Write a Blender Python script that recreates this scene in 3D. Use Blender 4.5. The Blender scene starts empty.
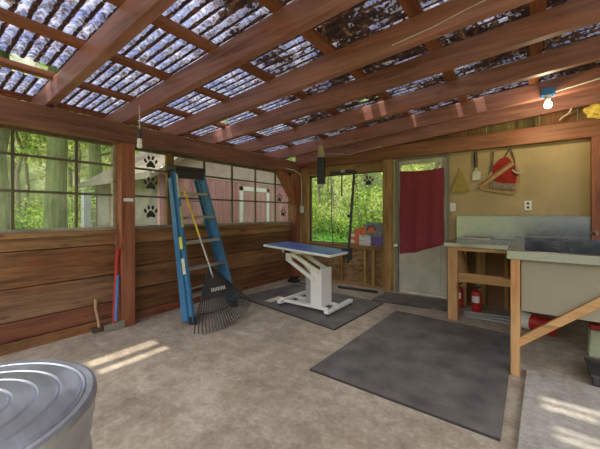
import bpy, bmesh, math, random
from mathutils import Vector, Matrix
R = random.Random(7)
SC = bpy.context.scene
COL = SC.collection
PI = math.pi

# ------------------------------------------------------------------ materials
def newmat(name):
    m = bpy.data.materials.new(name); m.use_nodes = True
    nt = m.node_tree; nt.nodes.clear()
    out = nt.nodes.new('ShaderNodeOutputMaterial')
    return m, nt, out
def N(nt, t, **kw):
    n = nt.nodes.new(t)
    for k, v in kw.items():
        if k in n.inputs.keys(): n.inputs[k].default_value = v
        else: setattr(n, k, v)
    return n
def L(nt, a, b): nt.links.new(a, b)
def c4(c): return (c[0], c[1], c[2], 1)
def ramp(nt, fac, stops):
    r = nt.nodes.new('ShaderNodeValToRGB')
    while len(r.color_ramp.elements) > 1: r.color_ramp.elements.remove(r.color_ramp.elements[-1])
    for i, (p, c) in enumerate(stops):
        e = r.color_ramp.elements[0] if i == 0 else r.color_ramp.elements.new(p)
        e.position = p; e.color = c4(c) if not isinstance(c, (int, float)) else (c, c, c, 1)
    L(nt, fac, r.inputs[0]); return r.outputs[0]
def coords(nt, scale=(1,1,1), rnd=True):
    tc = nt.nodes.new('ShaderNodeTexCoord'); mp = nt.nodes.new('ShaderNodeMapping')
    mp.inputs['Scale'].default_value = scale
    L(nt, tc.outputs['Object'], mp.inputs['Vector'])
    if rnd:
        oi = nt.nodes.new('ShaderNodeObjectInfo')
        mul = N(nt, 'ShaderNodeVectorMath', operation='SCALE'); mul.inputs[0].default_value = (17, 31, 23)
        L(nt, oi.outputs['Random'], mul.inputs['Scale']); L(nt, mul.outputs[0], mp.inputs['Location'])
    return mp.outputs[0]
def noise(nt, vec, scale, detail=4, rough=.55, dist=0):
    n = N(nt, 'ShaderNodeTexNoise'); n.inputs['Scale'].default_value = scale
    n.inputs['Detail'].default_value = detail; n.inputs['Roughness'].default_value = rough; n.inputs['Distortion'].default_value = dist
    L(nt, vec, n.inputs['Vector']); return n.outputs['Fac']
def math_(nt, op, a, b=None, c=None):
    n = N(nt, 'ShaderNodeMath', operation=op)
    for i, x in enumerate((a, b, c)):
        if x is None: continue
        if isinstance(x, (int, float)): n.inputs[i].default_value = x
        else: L(nt, x, n.inputs[i])
    return n.outputs[0]
def mixc(nt, fac, a, b, blend='MIX'):
    n = N(nt, 'ShaderNodeMix', data_type='RGBA', blend_type=blend)
    for s, x in ((0, fac), (6, a), (7, b)):
        if isinstance(x, (int, float)): n.inputs[s].default_value = x if s == 0 else (x, x, x, 1)
        elif isinstance(x, tuple): n.inputs[s].default_value = c4(x)
        else: L(nt, x, n.inputs[s])
    return n.outputs[2]
def bump(nt, h, strength, dist, bsdf):
    b = N(nt, 'ShaderNodeBump'); b.inputs['Strength'].default_value = strength; b.inputs['Distance'].default_value = dist
    L(nt, h, b.inputs['Height']); L(nt, b.outputs[0], bsdf.inputs['Normal'])
def plain(name, col, rough=.5, metal=0, var=.12, scale=14, bmp=0, spec=.5):
    m, nt, out = newmat(name)
    b = N(nt, 'ShaderNodeBsdfPrincipled', Roughness=rough, Metallic=metal)
    b.inputs['Specular IOR Level'].default_value = spec
    v = coords(nt); n = noise(nt, v, scale)
    c = ramp(nt, n, [(.3, tuple(x*(1-var) for x in col)), (.7, tuple(min(1, x*(1+var)) for x in col))])
    L(nt, c, b.inputs['Base Color'])
    if bmp: bump(nt, noise(nt, v, scale*4), bmp, .004, b)
    L(nt, b.outputs[0], out.inputs[0]); return m
def wood(name, c1, c2, axis='x', rough=.6, knots=True, spec=.3, fine=1., grain=.45):
    m, nt, out = newmat(name)
    b = N(nt, 'ShaderNodeBsdfPrincipled', Roughness=rough); b.inputs['Specular IOR Level'].default_value = spec
    s = [14*fine]*3; s['xyz'.index(axis)] = .9*fine
    v = coords(nt, tuple(s)); g = noise(nt, v, 1.6, 6, .65, .8)
    s2 = [3.]*3; s2['xyz'.index(axis)] = .7
    v2 = coords(nt, tuple(s2)); g2 = noise(nt, v2, 1.3, 3, .5)
    f = math_(nt, 'ADD', math_(nt, 'MULTIPLY', g, .65), math_(nt, 'MULTIPLY', g2, .45))
    c = ramp(nt, f, [(.36, tuple(x*.5 for x in c1)), (.51, tuple((x+y)/2*.92 for x, y in zip(c1, c2))), (.70, tuple(x*1.12 for x in c2))])
    fg = noise(nt, coords(nt, tuple(x*3.2 for x in s)), 2.2, 4, .7)
    c = mixc(nt, ramp(nt, fg, [(.50, 0.), (.66, grain)]), c, tuple(x*.42 for x in c1))
    rd = ramp(nt, noise(nt, v2, 2.1, 3), [(.5, 0.), (.7, .6)])
    c = mixc(nt, rd, c, mixc(nt, 1., c, (1.12,.74,.56), 'MULTIPLY'))
    if knots:
        s3 = [4.5]*3; s3['xyz'.index(axis)] = 1.6
        vo = N(nt, 'ShaderNodeTexVoronoi'); vo.inputs['Scale'].default_value = 1.1
        L(nt, coords(nt, tuple(s3)), vo.inputs['Vector'])
        k = ramp(nt, vo.outputs['Distance'], [(.04, 1.), (.13, 0.)])
        c = mixc(nt, math_(nt, 'MULTIPLY', k, .75), c, tuple(x*.35 for x in c1))
    L(nt, c, b.inputs['Base Color']); bump(nt, g, .25, .004, b)
    L(nt, b.outputs[0], out.inputs[0]); return m
def metal(name, col, rough, axis='x', var=.12, rv=.15, bm=.1):
    m, nt, out = newmat(name)
    b = N(nt, 'ShaderNodeBsdfPrincipled', Metallic=1.0)
    s = [40]*3; s['xyz'.index(axis)] = 2
    g = noise(nt, coords(nt, tuple(s)), 1.5, 4); g2 = noise(nt, coords(nt), 7, 5)
    c = ramp(nt, math_(nt, 'ADD', math_(nt, 'MULTIPLY', g, .5), math_(nt, 'MULTIPLY', g2, .5)),
             [(.3, tuple(x*(1-var) for x in col)), (.7, tuple(min(1, x*(1+var)) for x in col))])
    L(nt, c, b.inputs['Base Color'])
    rr = N(nt, 'ShaderNodeMapRange'); L(nt, g2, rr.inputs[0])
    rr.inputs[1].default_value = .3; rr.inputs[2].default_value = .7; rr.inputs[3].default_value = max(.05, rough-rv); rr.inputs[4].default_value = rough+rv
    L(nt, rr.outputs[0], b.inputs['Roughness']); bump(nt, g2, bm, .004, b)
    L(nt, b.outputs[0], out.inputs[0]); return m
def concrete(name, ca, cb, cc, scale=1., bmp=.25):
    m, nt, out = newmat(name)
    b = N(nt, 'ShaderNodeBsdfPrincipled', Roughness=.8); b.inputs['Specular IOR Level'].default_value = .25
    v = coords(nt, rnd=False)
    a = noise(nt, v, 1.3*scale, 6, .65, .4); d = noise(nt, v, 9*scale, 6, .7); e = noise(nt, v, 38*scale, 4, .7)
    f = math_(nt, 'ADD', math_(nt, 'ADD', math_(nt, 'MULTIPLY', a, .42), math_(nt, 'MULTIPLY', d, .42)), math_(nt, 'MULTIPLY', e, .30))
    c = ramp(nt, f, [(.40, ca), (.54, cb), (.70, cc)])
    st = ramp(nt, noise(nt, v, 2.6*scale, 5, .6, 1.2), [(.58, 0.), (.75, 1.)])
    c = mixc(nt, math_(nt, 'MULTIPLY', st, .45), c, tuple(x*y for x, y in zip(cb, (1.05, .78, .58))))
    pv = N(nt, 'ShaderNodeMapping'); pv.inputs['Scale'].default_value = (1.0, 2.2, 1); pv.inputs['Rotation'].default_value = (0,0,.5); L(nt, v, pv.inputs[0])
    pale = ramp(nt, noise(nt, pv.outputs[0], 3.4*scale, 5, .6), [(.62, 0.), (.70, 1.)])
    c = mixc(nt, math_(nt, 'MULTIPLY', pale, .5), c, tuple(min(1, x*1.15) for x in cc))
    L(nt, c, b.inputs['Base Color']); bump(nt, d, bmp, .01, b)
    L(nt, b.outputs[0], out.inputs[0]); return m
def pane_mat(name, dirt=.25, tint=(.97,1,.97), smear=(.50,.50,.45)):
    m, nt, out = newmat(name)
    t = N(nt, 'ShaderNodeBsdfTransparent'); t.inputs[0].default_value = c4(tint)
    g = N(nt, 'ShaderNodeBsdfGlossy', Roughness=.03); d = N(nt, 'ShaderNodeBsdfDiffuse'); d.inputs[0].default_value = c4(smear)
    tr = N(nt, 'ShaderNodeBsdfTranslucent'); tr.inputs[0].default_value = c4(smear)
    md = N(nt, 'ShaderNodeMixShader', Fac=.6); L(nt, d.outputs[0], md.inputs[1]); L(nt, tr.outputs[0], md.inputs[2])
    mg = N(nt, 'ShaderNodeMixShader', Fac=.05); L(nt, t.outputs[0], mg.inputs[1]); L(nt, g.outputs[0], mg.inputs[2])
    v = coords(nt, (1,1,1), False); n = noise(nt, v, 4.2, 6, .65, .6)
    f = ramp(nt, n, [(.42, dirt*.35), (.72, dirt*2.0)])
    mx = N(nt, 'ShaderNodeMixShader'); L(nt, f, mx.inputs[0]); L(nt, mg.outputs[0], mx.inputs[1]); L(nt, md.outputs[0], mx.inputs[2])
    L(nt, mx.outputs[0], out.inputs[0]); return m
def leaf_mat(name, c1, c2):
    m, nt, out = newmat(name)
    ge = N(nt, 'ShaderNodeNewGeometry'); c = ramp(nt, ge.outputs['Random Per Island'], [(.0, c1), (1., c2)])
    d = N(nt, 'ShaderNodeBsdfDiffuse'); t = N(nt, 'ShaderNodeBsdfTranslucent')
    L(nt, c, d.inputs[0]); L(nt, c, t.inputs[0])
    mx = N(nt, 'ShaderNodeMixShader', Fac=.5); L(nt, d.outputs[0], mx.inputs[1]); L(nt, t.outputs[0], mx.inputs[2])
    L(nt, mx.outputs[0], out.inputs[0]); return m
def emit(name, col, s):
    m, nt, out = newmat(name)
    e = N(nt, 'ShaderNodeEmission', Strength=s); e.inputs[0].default_value = c4(col)
    L(nt, e.outputs[0], out.inputs[0]); return m
def osb_mat():
    m, nt, out = newmat('osb')
    b = N(nt, 'ShaderNodeBsdfPrincipled', Roughness=.75)
    vo = N(nt, 'ShaderNodeTexVoronoi'); vo.inputs['Scale'].default_value = 16
    L(nt, coords(nt, (1,1,2.2), False), vo.inputs['Vector'])
    n = noise(nt, coords(nt, rnd=False), 30, 3)
    sp = N(nt, 'ShaderNodeSeparateColor'); L(nt, vo.outputs['Color'], sp.inputs[0])
    f = math_(nt, 'ADD', math_(nt, 'MULTIPLY', sp.outputs[0], .6), math_(nt, 'MULTIPLY', n, .4))
    L(nt, ramp(nt, f, [(.15, (.15,.085,.032)), (.5, (.27,.16,.065)), (.9, (.40,.26,.115))]), b.inputs['Base Color'])
    L(nt, b.outputs[0], out.inputs[0]); return m
PITCH = .083
def roof_mat():
    """corrugated translucent sheet with dirt lying in the troughs and leaf litter over the far half"""
    m, nt, out = newmat('corrugated_sheet')
    tc = N(nt, 'ShaderNodeTexCoord'); sx = N(nt, 'ShaderNodeSeparateXYZ'); L(nt, tc.outputs['Object'], sx.inputs[0])
    X, Y = sx.outputs[0], sx.outputs[1]
    mp = N(nt, 'ShaderNodeMapping'); mp.inputs['Scale'].default_value = (1, 1, 0); L(nt, tc.outputs['Object'], mp.inputs[0])
    v = mp.outputs[0]
    mp2 = N(nt, 'ShaderNodeMapping'); mp2.inputs['Scale'].default_value = (.55, 1.2, 0); L(nt, tc.outputs['Object'], mp2.inputs[0])
    ph = math_(nt, 'COSINE', math_(nt, 'MULTIPLY', Y, 2*PI/PITCH))             # +1 crest, -1 trough
    n1 = noise(nt, v, 13, 5, .65); n2 = noise(nt, v, 34, 4, .6); n3 = noise(nt, mp2.outputs[0], 5.5, 4, .6); nl = noise(nt, v, 1.4, 3)
    trough = math_(nt, 'ADD', math_(nt, 'MULTIPLY', ph, -1.), math_(nt, 'MULTIPLY', math_(nt, 'SUBTRACT', n1, .5), 3.4))
    dark1 = ramp(nt, trough, [(.38, 0.), (.60, 1.)])
    # leaf litter: grows to the +X +Y side
    g = math_(nt, 'ADD', math_(nt, 'MULTIPLY', math_(nt, 'ADD', X, 1.75), .36), math_(nt, 'MULTIPLY', math_(nt, 'SUBTRACT', Y, 1.7), .17))
    gc = N(nt, 'ShaderNodeClamp', Min=-.24, Max=.052); L(nt, g, gc.inputs[0])
    lf = math_(nt, 'ADD', math_(nt, 'ADD', math_(nt, 'MULTIPLY', n3, .35), math_(nt, 'ADD', math_(nt, 'MULTIPLY', n1, .35), math_(nt, 'MULTIPLY', n2, .30))), math_(nt, 'ADD', gc.outputs[0], math_(nt, 'MULTIPLY', math_(nt, 'SUBTRACT', nl, .5), .4)))
    dark2 = ramp(nt, lf, [(.515, 0.), (.545, 1.)])
    dark = math_(nt, 'MAXIMUM', dark1, dark2)
    frost = ramp(nt, math_(nt, 'ADD', math_(nt, 'MULTIPLY', n2, .5), math_(nt, 'MULTIPLY', n1, .5)),
                 [(.40, (.04,.028,.024)), (.455, (.09,.072,.072)), (.485, (.105,.115,.19)), (.54, (.17,.19,.30)), (.59, (.25,.255,.31)), (.66, (.40,.36,.31))])
    big = noise(nt, v, 5, 3, .6)
    frost = mixc(nt, 1., frost, ramp(nt, big, [(.38, (.72,.76,1.0)), (.5, (1.,1.,1.)), (.66, (1.75,1.65,1.5))]), 'MULTIPLY')
    rust = ramp(nt, n3, [(.69, 0.), (.73, 1.)])
    frost = mixc(nt, math_(nt, 'MULTIPLY', rust, .8), frost, (.62,.25,.10))
    tr = N(nt, 'ShaderNodeBsdfTranslucent'); L(nt, frost, tr.inputs[0])
    df = N(nt, 'ShaderNodeBsdfDiffuse'); L(nt, frost, df.inputs[0])
    tp = N(nt, 'ShaderNodeBsdfTransparent'); tp.inputs[0].default_value = (.9,.93,1,1)
    a = N(nt, 'ShaderNodeMixShader', Fac=.16); L(nt, tr.outputs[0], a.inputs[1]); L(nt, df.outputs[0], a.inputs[2])
    a2 = N(nt, 'ShaderNodeMixShader', Fac=.07); L(nt, a.outputs[0], a2.inputs[1]); L(nt, tp.outputs[0], a2.inputs[2])
    deb = N(nt, 'ShaderNodeBsdfDiffuse'); L(nt, ramp(nt, n2, [(.35, (.025,.018,.018)), (.6, (.085,.05,.04)), (.72, (.22,.13,.07))]), deb.inputs[0])
    dtr = N(nt, 'ShaderNodeBsdfTranslucent'); L(nt, ramp(nt, n1, [(.46, (.005,.003,.003)), (.58, (.018,.009,.006)), (.68, (.09,.045,.025))]), dtr.inputs[0])
    dm = N(nt, 'ShaderNodeMixShader', Fac=.6); L(nt, deb.outputs[0], dm.inputs[1]); L(nt, dtr.outputs[0], dm.inputs[2])
    mx = N(nt, 'ShaderNodeMixShader'); L(nt, dark, mx.inputs[0]); L(nt, a2.outputs[0], mx.inputs[1]); L(nt, dm.outputs[0], mx.inputs[2])
    L(nt, mx.outputs[0], out.inputs[0]); return m
def clear_mat():
    m, nt, out = newmat('clear_sheet')
    tp = N(nt, 'ShaderNodeBsdfTransparent'); tp.inputs[0].default_value = (.96,.95,.92,1)
    L(nt, tp.outputs[0], out.inputs[0]); return m

M = {}
M['rafter'] = wood('rafter_wood', (.205,.088,.066), (.335,.152,.118), 'x', .5, spec=.4, grain=.18)
M['purlin'] = wood('purlin_wood', (.13,.042,.022), (.27,.10,.05), 'y', .6)
M['beam'] = wood('beam_wood', (.135,.056,.036), (.25,.112,.075), 'y', .55, grain=.25)
M['post'] = wood('post_wood', (.22,.075,.038), (.34,.13,.07), 'z', .55, grain=.2)
M['header'] = wood('header_wood', (.19,.075,.040), (.31,.14,.075), 'x', .55, grain=.25)
M['pl1'] = wood('plank_brown', (.10,.045,.02), (.31,.155,.07), 'y', .65)
M['pl2'] = wood('plank_tan', (.17,.085,.038), (.38,.215,.10), 'y', .65)
M['pl3'] = wood('plank_grey', (.12,.062,.033), (.29,.165,.092), 'y', .7)
M['pl4'] = wood('plank_red', (.14,.046,.025), (.29,.115,.062), 'y', .65)
M['pl5'] = wood('plank_dark', (.08,.036,.014), (.225,.11,.043), 'y', .65)
M['sill'] = wood('sill_wood', (.20,.17,.12), (.42,.37,.28), 'y', .7, False)
M['muntin'] = wood('muntin_wood', (.07,.06,.04), (.17,.14,.095), 'z', .6, False)
M['stud'] = wood('stud_wood', (.26,.14,.045), (.46,.28,.11), 'z', .6)
M['studx'] = wood('stud_wood_x', (.24,.135,.05), (.42,.26,.11), 'x', .6)
M['fir'] = wood('fir_wood', (.38,.20,.075), (.56,.33,.15), 'z', .55, grain=.15)
M['firx'] = wood('fir_wood_x', (.38,.20,.075), (.56,.33,.15), 'x', .55, grain=.15)
M['old'] = wood('old_board', (.12,.065,.025), (.27,.165,.07), 'z', .7)
M['oldd'] = wood('old_board_dark', (.12,.06,.025), (.25,.13,.06), 'z', .7)
M['oldg'] = wood('old_board_green', (.085,.065,.02), (.20,.155,.055), 'z', .7)
M['panel'] = plain('plywood_face', (.43,.325,.155), .6, var=.14, scale=3)
M['panelb'] = plain('plywood_brown', (.20,.105,.042), .7, var=.2, scale=4)
M['osb'] = osb_mat()
M['floor'] = concrete('floor_concrete', (.20,.158,.118), (.335,.275,.208), (.52,.455,.36))
M['slab'] = concrete('board_concrete', (.20,.17,.14), (.36,.33,.29), (.52,.49,.44), 1.5)
M['mat'] = plain('rubber_mat', (.125,.114,.104), .7, var=.38, scale=5, bmp=.5)
M['mate'] = plain('rubber_mat_edge', (.03,.028,.027), .7)
M['blue'] = plain('ladder_blue', (.055,.185,.335), .45, var=.15)
M['blackp'] = plain('black_plastic', (.022,.022,.024), .45)
M['dkgrey'] = plain('dark_grey_plastic', (.055,.05,.048), .55)
M['alu'] = metal('aluminium', (.62,.60,.56), .38)
M['steel'] = metal('stainless_steel', (.285,.295,.33), .25, 'x', .06, .05, 0)
M['galv'] = metal('galvanised_steel', (.60,.63,.70), .48, 'x', .16, .10, .9)
M['zinc'] = metal('zinc', (.42,.40,.36), .5)
M['brass'] = metal('dull_brass', (.45,.36,.20), .45)
M['tubside'] = plain('tub_enamel', (.27,.24,.175), .55, var=.05, scale=2)
M['white'] = plain('white_paint', (.74,.73,.69), .45, var=.05)
M['whitep'] = plain('white_plastic', (.80,.79,.74), .4, var=.03)
M['cream'] = plain('cream_metal', (.72,.69,.55), .45, var=.06)
M['greym'] = plain('grey_metal', (.33,.34,.33), .45, var=.08)
M['tabletop'] = plain('blue_table_rubber', (.075,.17,.48), .4, var=.2, scale=5)
M['cloth'] = plain('red_cloth', (.24,.046,.054), .9, var=.12, scale=40, bmp=.3, spec=.1)
M['apred'] = plain('red_canvas', (.30,.03,.022), .85, var=.2, scale=22, spec=.1)
M['aptan'] = plain('tan_canvas', (.42,.27,.13), .85, var=.2, scale=16, spec=.1)
M['appat'] = plain('grey_print_cloth', (.24,.19,.14), .85, var=.75, scale=60, spec=.1)
M['strapk'] = plain('dark_strap', (.10,.07,.05), .8)
M['straw'] = plain('yellow_straw', (.36,.26,.05), .7, var=.25, scale=30)
M['redp'] = plain('red_paint', (.45,.022,.018), .35)
M['redm'] = plain('red_plastic', (.42,.03,.025), .45)
M['bluep'] = plain('blue_plastic', (.05,.22,.55), .45)
M['handle'] = wood('handle_wood', (.33,.20,.10), (.52,.36,.2), 'z', .6, False)
M['yellow'] = plain('yellow_paint', (.62,.42,.03), .45, var=.15)
M['yfoam'] = plain('yellow_foam', (.70,.52,.10), .8, var=.35, scale=30, bmp=.4)
M['sticky'] = plain('yellow_sticker', (.60,.62,.12), .5)
M['stickg'] = plain('pale_sticker', (.62,.68,.50), .5, var=.25, scale=30)
M['purple'] = plain('purple_board', (.15,.09,.32), .55)
M['greyc'] = plain('grey_board', (.22,.24,.27), .55, var=.25, scale=25)
M['orange'] = plain('orange_plastic', (.72,.20,.07), .5)
M['print'] = plain('printed_card', (.62,.62,.62), .6, var=.4, scale=28)
M['paw'] = plain('paw_vinyl', (.035,.03,.028), .5)
M['iron'] = metal('dark_iron', (.16,.13,.11), .55)
M['doorp'] = plain('door_paint', (.50,.48,.385), .6, var=.16, scale=5)
M['jamb'] = plain('grey_jamb', (.21,.19,.15), .6)
M['cable'] = plain('white_cable', (.48,.44,.37), .5)
M['palegreen'] = plain('pale_green_plastic', (.52,.56,.38), .5)
M['trim'] = plain('shed_trim', (.50,.51,.50), .6)
M['roofshingle'] = plain('mossy_shingle', (.145,.115,.085), .9, var=.45, scale=9)
M['shedgrey'] = plain('shed_grey', (.135,.12,.098), .8, var=.3, scale=4)
def pinkboards():
    m, nt, out = newmat('pink_boards')
    b = N(nt, 'ShaderNodeBsdfPrincipled', Roughness=.8)
    v = coords(nt, (1, 9, .7), False); n = noise(nt, v, 1.6, 4, .6)
    c = ramp(nt, n, [(.3, (.23,.105,.115)), (.55, (.33,.16,.172)), (.75, (.39,.215,.22))])
    L(nt, c, b.inputs['Base Color']); L(nt, b.outputs[0], out.inputs[0]); return m
M['pink'] = pinkboards()
M['pinkg'] = plain('weathered_pink', (.34,.26,.24), .8, var=.12, scale=6)
M['bark'] = wood('bark', (.10,.085,.055), (.24,.22,.14), 'z', .9, False)
M['barkg'] = wood('mossy_bark', (.05,.07,.022), (.14,.185,.065), 'z', .9, False)
M['leafA'] = leaf_mat('leaf_light', (.09,.19,.02), (.46,.58,.13))
M['leafB'] = leaf_mat('leaf_mid', (.035,.10,.015), (.24,.38,.07))
M['leafC'] = leaf_mat('leaf_yellow', (.22,.30,.05), (.62,.64,.25))
M['leafF'] = leaf_mat('fern_leaf', (.10,.30,.04), (.30,.56,.12))
M['ground'] = concrete('forest_ground', (.10,.11,.035), (.22,.24,.07), (.36,.34,.16), .8)
M['pane'] = pane_mat('dusty_glass', .10)
M['panec'] = pane_mat('clean_glass', .03)
M['paned'] = pane_mat('dirty_glass', .40)
M['roof'] = roof_mat()
M['clear'] = clear_mat()
M['bulb'] = emit('lit_bulb', (1, .86, .55), 18)
M['lens'] = plain('pale_lens', (.62,.60,.52), .3)

# ------------------------------------------------------------------ mesh builder
ORG = {}
class MB:
    def __init__(s): s.v = []; s.f = []; s.m = []; s.sm = []; s.mats = []
    def mi(s, m):
        m = M[m] if isinstance(m, str) else m
        if m not in s.mats: s.mats.append(m)
        return s.mats.index(m)
    def add(s, vs, fs, m, smooth=False):
        o = len(s.v); i = s.mi(m)
        s.v += [tuple(v) for v in vs]
        for f in fs: s.f.append(tuple(a+o for a in f)); s.m.append(i); s.sm.append(smooth)
        return s
    def hexa(s, p, m):                       # 8 corners: bottom 4 ccw, top 4 ccw
        return s.add(p, [(3,2,1,0),(4,5,6,7),(0,1,5,4),(1,2,6,5),(2,3,7,6),(3,0,4,7)], m)
    def box(s, x0, x1, y0, y1, z0, z1, m):
        return s.hexa([(x0,y0,z0),(x1,y0,z0),(x1,y1,z0),(x0,y1,z0),(x0,y0,z1),(x1,y0,z1),(x1,y1,z1),(x0,y1,z1)], m)
    def bar(s, p0, p1, w, t, side, m):       # w along `side`, t across
        p0, p1 = Vector(p0), Vector(p1); d = (p1-p0).normalized(); a = Vector(side); a = (a-d*a.dot(d)).normalized(); b = d.cross(a)
        q = []
        for p in (p0, p1):
            for i, j in ((-1,-1),(1,-1),(1,1),(-1,1)): q.append(p+a*(w/2*i)+b*(t/2*j))
        return s.hexa(q, m)
    def tube(s, pts, r, m, n=10, closed=False, cap=True):
        pts = [Vector(p) for p in pts]; k = len(pts); rr = r if isinstance(r, (list, tuple)) else [r]*k
        vs, fs = [], []; prev = None
        for i, p in enumerate(pts):
            a = pts[i-1] if (i > 0 or closed) else p; b = pts[(i+1) % k] if (i < k-1 or closed) else p
            d = (b-a).normalized()
            u = prev if prev is not None else (Vector((0,0,1)) if abs(d.z) < .9 else Vector((1,0,0)))
            u = (u-d*u.dot(d)).normalized(); prev = u; w = d.cross(u)
            for j in range(n):
                t = 2*PI*j/n; vs.append(p+u*(math.cos(t)*rr[i])+w*(math.sin(t)*rr[i]))
        for i in range(k if closed else k-1):
            for j in range(n):
                a, b = i*n+j, i*n+(j+1) % n; c, d = ((i+1) % k)*n+(j+1) % n, ((i+1) % k)*n+j
                fs.append((a, b, c, d))
        s.add(vs, fs, m, True)
        if cap and not closed:
            s.add(vs[:n], [tuple(range(n))[::-1]], m); s.add(vs[-n:], [tuple(range(n))], m)
        return s
    def lathe(s, c, prof, m, n=48, axis=(0,0,1), smooth=True, cap=True):   # prof: (r, h)
        c = Vector(c); ax = Vector(axis).normalized(); u = ax.orthogonal().normalized(); w = ax.cross(u); vs, fs = [], []
        for r, h in prof:
            for j in range(n):
                t = 2*PI*j/n; vs.append(c+ax*h+u*(math.cos(t)*r)+w*(math.sin(t)*r))
        for i in range(len(prof)-1):
            for j in range(n): fs.append((i*n+j, i*n+(j+1) % n, (i+1)*n+(j+1) % n, (i+1)*n+j))
        s.add(vs, fs, m, smooth)
        if cap:
            s.add(vs[:n], [tuple(range(n))[::-1]], m); s.add(vs[-n:], [tuple(range(n))], m)
        return s
    def prism(s, poly, o, ux, uy, th, m):    # poly 2-D in plane (ux, uy) at o, extruded by th along ux x uy
        o, ux, uy = Vector(o), Vector(ux), Vector(uy); nn = ux.cross(uy).normalized(); k = len(poly)
        a = [o+ux*x+uy*y for x, y in poly]; b = [p+nn*th for p in a]
        return s.add(a+b, [tuple(range(k))[::-1], tuple(range(k, 2*k))]+[(i, (i+1) % k, k+(i+1) % k, k+i) for i in range(k)], m)
    def build(s, name, parent=None, org=None, bevel=0):
        me = bpy.data.meshes.new(name)
        if parent is not None: og = ORG[parent.name]
        elif org is not None: og = Vector(org)
        else:
            xs, ys, zs = zip(*s.v); og = Vector(((min(xs)+max(xs))/2, (min(ys)+max(ys))/2, min(zs)))
        me.from_pydata([(x-og.x, y-og.y, z-og.z) for x, y, z in s.v], [], s.f)
        for m in s.mats: me.materials.append(m)
        me.polygons.foreach_set('material_index', s.m); me.polygons.foreach_set('use_smooth', s.sm); me.update()
        if any(s.sm) and not all(len(f) == 4 and len(s.f) > 20000 for f in s.f[:1]): me.set_sharp_from_angle(angle=.5)
        o = bpy.data.objects.new(name, me); COL.objects.link(o)
        if parent is not None: o.parent = parent
        else: o.location = og
        ORG[o.name] = og.copy()
        if bevel:
            bv = o.modifiers.new('edge', 'BEVEL'); bv.width = bevel; bv.segments = 2; bv.limit_method = 'ANGLE'
        return o
def tag(o, label, cat, group=None, kind=None):
    o['label'] = label; o['category'] = cat
    if group: o['group'] = group
    if kind: o['kind'] = kind
    return o
def thing(name, loc, label, cat, group=None, kind=None):
    o = bpy.data.objects.new(name, None); COL.objects.link(o); o.location = loc; o.empty_display_size = .1
    ORG[o.name] = Vector(loc); return tag(o, label, cat, group, kind)
def copy_thing(o, loc, label, rz=0, sc=1, group=None):
    r = o.copy(); COL.objects.link(r); r.location = loc; r.rotation_euler = (0,0,rz); r.scale = (sc,sc,sc); r['label'] = label
    if group: r['group'] = group
    for ch in list(o.children):
        c = ch.copy(); COL.objects.link(c); c.parent = r
        for g in list(ch.children):
            d = g.copy(); COL.objects.link(d); d.parent = c
    ORG[r.name] = Vector(loc); return r
S_ = 'structure'

# ------------------------------------------------------------------ setting: ground, floor, walls
tag(MB().box(-34, 22, -14, 40, -.5, -.18, 'ground').build('ground'), 'green and brown forest ground outside the shelter', 'ground', kind=S_)
tag(MB().box(-3.72, 2.0, -1.6, 4.95, -.18, 0, 'floor').build('floor', org=(0,0,0)), 'worn stained concrete floor of the shelter', 'floor', kind=S_)

XW = -3.6
b = MB()
for (y0, y1, seq) in ((-1.2, 1.47, [(0,.10,'pl1'),(.105,.27,'pl4'),(.275,.56,'pl3'),(.565,.885,'pl1'),(.89,1.0,'pl2')]),
                      (1.60, 4.56, [(0,.10,'pl4'),(.105,.36,'pl5'),(.365,.62,'pl1'),(.625,.88,'pl5'),(.885,1.0,'pl2')])):
    for z0, z1, m in seq: b.box(XW-.05, XW-R.uniform(0,.006), y0, y1, z0, z1-.004, m)
    b.box(XW-.07, XW-.045, y0, y1, 0, 1.0, 'pl5')
b.box(-3.68,-3.60,4.56,4.80,0,2.18,'pl5')
tag(b.build('wall_left'), 'rough horizontal brown plank wall under the left windows', 'wall', kind=S_)
tag(MB().box(-3.60,-3.46,1.47,1.61,0,1.98,'post').build('post', bevel=.004), 'reddish brown square post between the two left windows', 'post', kind=S_)
tag(MB().box(-3.60,-3.46,4.55,4.68,0,1.98,'post').build('post', bevel=.004), 'reddish brown corner post behind the grooming table', 'post', kind=S_)
tag(MB().box(.575,.74,4.64,4.78,0,2.07,'post').build('post', bevel=.004), 'reddish brown post right of the plywood panel', 'post', kind=S_)
tag(MB().box(-3.64,-3.46,-1.2,4.69,1.98,2.185,'beam').build('beam', bevel=.004), 'long reddish brown beam along the top of the left windows', 'beam', kind=S_)
b = MB().prism([(4.06,1.98),(4.55,1.38),(4.55,1.66),(4.30,1.98)], (-3.59,0,0), (0,1,0), (0,0,1), .1, 'post')
tag(b.build('brace', bevel=.003), 'diagonal knee brace between left beam and corner post', 'brace', kind=S_)

def window(name, label, x, ys, zs, y0, y1, z0, z1, sill=True, frame=(), glass='pane', bars=.022):
    """a many-paned window in the plane X = x"""
    w = thing(name, (x, (y0+y1)/2, z0), label, 'window', kind=S_)
    f = MB()
    f.box(x-.03, x+.035, y0, y1, z0, z0+.035, 'sill')
    f.box(x-.03, x+.02, y0, y1, z1-.03, z1, 'muntin')
    for a, c in frame: f.box(x-.03, x+.03, a, c, z0, z1, 'sill' if c-a < .05 else 'old')
    f.build('frame', w, bevel=.002)
    m = MB()
    for y in ys: m.box(x-.014, x+.014, y-bars/2, y+bars/2, z0+.03, z1-.02, 'muntin')
    for z in zs: m.box(x-.012, x+.012, y0, y1, z-bars/2, z+bars/2, 'muntin')
    m.build('muntins', w)
    MB().box(x-.003, x+.001, y0, y1, z0+.02, z1-.01, glass).build('pane', w)
    if sill: MB().box(x-.06, x+.05, y0, y1, 1.0, z0, 'pl2').build('sill', w)
    return w
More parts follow.
